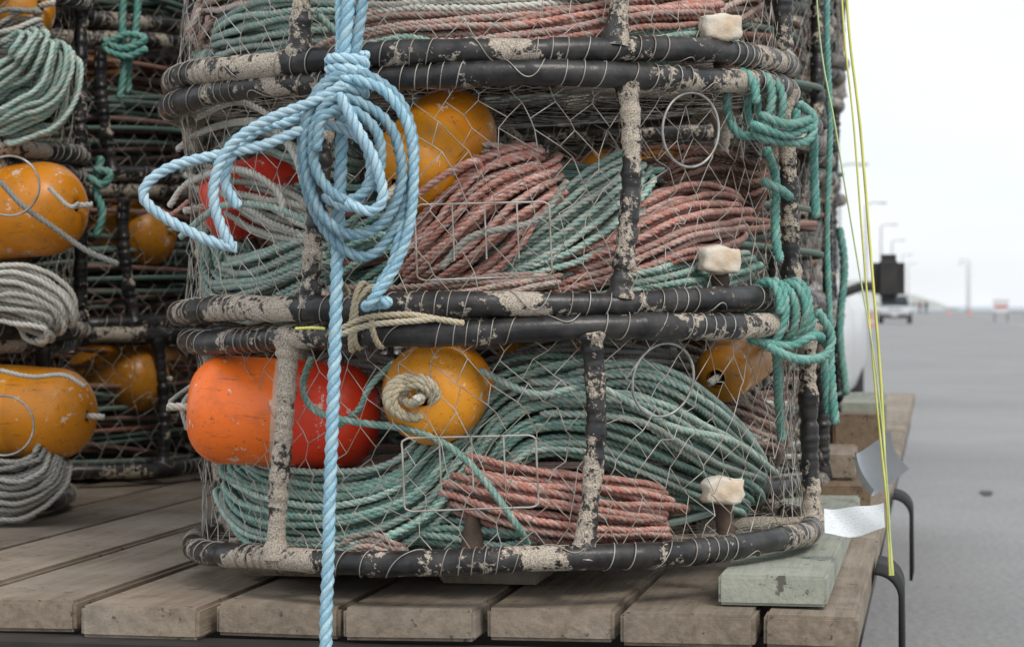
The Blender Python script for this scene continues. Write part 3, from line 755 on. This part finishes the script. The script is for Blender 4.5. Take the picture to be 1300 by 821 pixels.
# ------------------------------------------------------------------ vehicles
def loft(name, secs, mat, parent, nc=20, p=5.0):
    rings = []
    for (y, hw, z0, z1) in secs:
        t = np.linspace(0, 2*PI, nc, endpoint=False)+PI/nc
        c, s = np.cos(t), np.sin(t)
        x = np.sign(c)*np.abs(c)**(2/p)*hw; z = (z0+z1)/2+np.sign(s)*np.abs(s)**(2/p)*(z1-z0)/2
        rings.append(np.stack([x, np.full(nc, y), z], 1))
    V = np.concatenate(rings+[rings[0].mean(0)[None], rings[-1].mean(0)[None]]); n = len(secs)
    idx = np.arange(n*nc).reshape(n, nc); a, b = idx[:-1], idx[1:]
    Q = np.stack([a, b, np.roll(b, -1, 1), np.roll(a, -1, 1)], -1).reshape(-1, 4).tolist()
    for i in range(nc):
        Q.append([n*nc, idx[0, i], idx[0, (i+1) % nc]]); Q.append([n*nc+1, idx[-1, (i+1) % nc], idx[-1, i]])
    me = bpy.data.meshes.new(name); me.from_pydata(V.tolist(), [], Q); me.materials.append(mat)
    for f in me.polygons: f.use_smooth = True
    o = bpy.data.objects.new(name, me); COL.objects.link(o); o.parent = parent; return o
M_glass = plain('car_glass', (.02, .025, .03), .08, 0, .1, bs=0)
M_head = plain('headlamp', (.8, .8, .78), .15, bs=0)
def car(name, lat, lon, body, pickup=False, yaw=0.0):
    e = empty(name, RF(lat, lon, 0), (0, 0, -A+yaw))
    if pickup:
        body_s = [(-2.75, .80, .55, .95), (-2.68, .92, .45, 1.08), (-2.2, .97, .40, 1.18), (-1.2, .98, .38, 1.22), (.9, .98, .38, 1.22), (2.6, .97, .45, 1.22), (2.75, .94, .5, 1.18)]
        cab = [(-1.25, .86, 1.19, 1.23), (-.75, .80, 1.15, 1.72), (-.45, .77, 1.15, 1.84), (.75, .77, 1.15, 1.86), (1.0, .80, 1.15, 1.78), (1.08, .84, 1.15, 1.25)]
        roof = [(-.55, .74, 1.80, 1.87), (-.35, .76, 1.82, 1.90), (.7, .76, 1.83, 1.91), (.9, .72, 1.78, 1.85)]
        wy, wr, mz, my = 1.75, .39, 1.17, -.85
    else:
        body_s = [(-2.2, .72, .48, .80), (-2.12, .84, .34, .92), (-1.6, .90, .28, 1.0), (-.95, .92, .28, 1.05), (1.7, .92, .28, 1.08), (2.1, .88, .34, 1.04), (2.2, .80, .45, .95)]
        cab = [(-1.15, .80, 1.02, 1.06), (-.55, .74, 1.0, 1.55), (-.2, .70, 1.0, 1.66), (1.4, .70, 1.0, 1.68), (1.85, .74, 1.0, 1.50), (2.1, .80, 1.0, 1.10)]
        roof = [(-.35, .66, 1.62, 1.68), (-.1, .69, 1.64, 1.71), (1.4, .69, 1.66, 1.73), (1.7, .66, 1.58, 1.66)]
        wy, wr, mz, my = 1.38, .35, 1.12, -.7
    loft('body', body_s, body, e); loft('cab_glass', cab, M_glass, e); loft('roof', roof, body, e)
    for sx in (-1, 1):
        for y in (-wy, wy*.92): wheel('wheel', wr, .24, (sx*.84, y, wr), e)
        box('headlamp', (.28, .08, .15), (sx*.66, body_s[1][0]-.02, .80 if not pickup else .95), M_head, parent=e, bev=.02)
        P = np.array([(sx*.9, my, mz-.05), (sx*1.03, my, mz), (sx*1.12, my, mz)]); V, Q, U = tubes(P, .03, 8); mesh_from('mirror_arm', V, Q, U, M_black, parent=e)
        hs = (.20, .11, .30) if pickup else (.18, .1, .14)
        box('mirror', hs, (sx*(1.20 if pickup else 1.14), my, mz+.05), M_black, parent=e, bev=.052, seg=5)
        for y0, y1 in ((-.62, -.52), (.2, .2), (1.3, 1.3)) if not pickup else ((-.7, -.5), (.15, .15)):
            P = np.array([(sx*.845, y0, 1.12), (sx*.79, (y0+y1)/2+.1, 1.45), (sx*.75, y1+.2, 1.8 if pickup else 1.64)]); V, Q, U = tubes(P, .03, 6); mesh_from('pillar', V, Q, U, body, parent=e)
    box('grille', (.85, .06, .20), (0, body_s[1][0]-.035, .78 if not pickup else .90), M_black, parent=e, bev=.02)
    box('bumper', (1.7, .14, .18), (0, body_s[1][0]-.02, .48 if not pickup else .58), M_black if not pickup else M_wire2, parent=e, bev=.04)
    box('number_plate', (.34, .02, .12), (0, body_s[1][0]-.10, .5 if not pickup else .6), M_head, parent=e, bev=.004)
    return e
M_silver = plain('silver_paint', (.55, .57, .59), .3, .15, .05, bs=0)
M_whitep = plain('white_paint', (.62, .63, .62), .3, 0, .05, bs=0)
M_darkp = plain('dark_paint', (.05, .055, .06), .3, 0, .1, bs=0)
car('parked_car', -2.45, 140, M_silver)
car('pickup_truck', -1.50, 15.6, M_whitep, True)
car('parked_car', -2.25, 25, M_darkp)

# ------------------------------------------------------------------ cones, sign, people
M_cone = plain('cone_orange', (.85, .16, .05), .5, 0, .1, bs=0); M_wht = plain('reflective_white', (.78, .78, .78), .4, bs=0)
def cone(lat, lon, s=1.0):
    e = empty('traffic_cone', RF(lat, lon, 0), scale=s)
    lathe('cone_body', [(.14, .03), (.115, .20), (.095, .33), (.055, .58), (.03, .70), (.0, .71)], M_cone, 20, parent=e)
    lathe('reflective_band', [(.116, .20), (.099, .33)], M_wht, 20, parent=e).scale = (1.03, 1.03, 1)
    box('cone_base', (.36, .36, .035), (0, 0, .018), M_cone, parent=e, bev=.01)
for la, lo in ((1.2, 250), (3.4, 255), (-3.3, 118)): cone(la, lo, 1.0)
def sign(lat, lon):
    e = empty('road_sign', RF(lat, lon, 0), (0, 0, -A))
    box('panel', (1.0, .04, .85), (0, 0, 1.05), M_wht, parent=e, bev=.01)
    box('red_stripe', (.8, .01, .14), (0, -.028, .98), plain('sign_red', (.6, .08, .06), .4, bs=0), parent=e, bev=.002)
    for x in (-.4, .4): box('leg', (.06, .05, .65), (x, 0, .325), M_black, parent=e); box('foot', (.07, .6, .05), (x, 0.001, .025), M_black, parent=e)
sign(4.0, 152)
def person(lat, lon, shirt, yaw, ph):
    e = empty('person', RF(lat, lon, 0), (0, 0, yaw))
    J = {'pel': (0, 0, .95, .13), 'ch': (0, .01, 1.28, .15), 'nk': (0, .01, 1.47, .06), 'hd': (0, -.01, 1.62, .10), 'tp': (0, -.01, 1.72, .07),
         'lh': (.1, 0, .88, .095), 'lk': (.1, -.1*ph, .50, .065), 'lf': (.1, -.12*ph+.08, .08, .045), 'lt': (.1, -.12*ph-.1, .04, .04),
         'rh': (-.1, 0, .88, .095), 'rk': (-.1, .02*ph, .50, .065), 'rf': (-.1, .22*ph, .08, .045), 'rt': (-.1, .22*ph-.16, .04, .04),
         'ls': (.19, 0, 1.40, .065), 'le': (.25, .05*ph, 1.12, .048), 'lw': (.25, -.08*ph, .88, .035),
         'rs': (-.19, 0, 1.40, .065), 're': (-.25, -.05*ph, 1.12, .048), 'rw': (-.25, -.12*ph, .88, .035)}
    E = [('pel', 'ch'), ('ch', 'nk'), ('nk', 'hd'), ('hd', 'tp'), ('pel', 'lh'), ('lh', 'lk'), ('lk', 'lf'), ('lf', 'lt'), ('pel', 'rh'), ('rh', 'rk'), ('rk', 'rf'), ('rf', 'rt'),
         ('ch', 'ls'), ('ls', 'le'), ('le', 'lw'), ('ch', 'rs'), ('rs', 're'), ('re', 'rw')]
    ks = list(J); me = bpy.data.meshes.new('body'); me.from_pydata([J[k][:3] for k in ks], [(ks.index(a), ks.index(b)) for a, b in E], [])
    o = bpy.data.objects.new('body', me); COL.objects.link(o); o.parent = e
    o.modifiers.new('Skin', 'SKIN'); o.modifiers.new('Sub', 'SUBSURF').levels = 1
    for i, k in enumerate(ks): me.skin_vertices[0].data[i].radius = (J[k][3],)*2
    me.skin_vertices[0].data[0].use_root = True
    m, nt, b = new_mat('clothing_and_skin')
    tc = nt.nodes.new('ShaderNodeTexCoord'); s = nt.nodes.new('ShaderNodeSeparateXYZ'); L(nt, tc.outputs['Object'], s.inputs[0])
    c = mixc(nt, math_n(nt, 'GREATER_THAN', s.outputs[2], .92), (.03, .035, .06), shirt)
    c = mixc(nt, math_n(nt, 'GREATER_THAN', s.outputs[2], 1.48), c, (.5, .3, .22)); c = mixc(nt, math_n(nt, 'GREATER_THAN', s.outputs[2], 1.67), c, (.04, .03, .02))
    L(nt, c, b.inputs['Base Color']); me.materials.append(m)
person(-1.4, 300, (.05, .05, .06), .2, 1); person(-2.2, 303, (.2, .05, .05), -.1, -1)

# ------------------------------------------------------------------ light
w = bpy.data.worlds.new('World'); sc.world = w; w.use_nodes = True; nt = w.node_tree
bg = nt.nodes['Background']
sky = nt.nodes.new('ShaderNodeTexSky'); sky.sky_type = 'NISHITA'; sky.sun_disc = False
EL, AZ = math.radians(48), math.radians(150)
sky.sun_elevation = EL; sky.sun_rotation = AZ; sky.dust_density = 2.0; sky.air_density = 1.0
tc = nt.nodes.new('ShaderNodeTexCoord'); mp = nt.nodes.new('ShaderNodeMapping'); mp.inputs['Scale'].default_value = (1, 1, 3.5); L(nt, tc.outputs['Generated'], mp.inputs[0])
cl = ramp(nt, noise(nt, 2.2, 4, .6, mp.outputs[0]), .3, .7, .62, .95)
c = mixc(nt, cl, sky.outputs[0], (7.6, 7.85, 8.2))
L(nt, c, bg.inputs[0]); bg.inputs[1].default_value = .15
sd = bpy.data.lights.new('sun', 'SUN'); sd.energy = 1.5; sd.angle = math.radians(18); sd.color = (1, .94, .86)
so = bpy.data.objects.new('sun', sd); COL.objects.link(so)
dirv = Vector((math.sin(AZ)*math.cos(EL), math.cos(AZ)*math.cos(EL), math.sin(EL)))
so.rotation_euler = dirv.to_track_quat('Z', 'Y').to_euler()

# ------------------------------------------------------------------ camera
cam = bpy.data.cameras.new('camera'); co = bpy.data.objects.new('camera', cam); COL.objects.link(co)
co.location = (0, 0, EYE); co.rotation_euler = (PI/2, 0, 0)
cam.sensor_width = 36; cam.lens = 36*F/1300; cam.shift_y = -22.5/1300
cam.clip_end = 20000; cam.clip_start = .05
cam.dof.use_dof = True; cam.dof.focus_distance = 3.25; cam.dof.aperture_fstop = 10
sc.camera = co
sc.view_settings.view_transform = 'Standard'; sc.view_settings.look = 'None'; sc.view_settings.exposure = 0
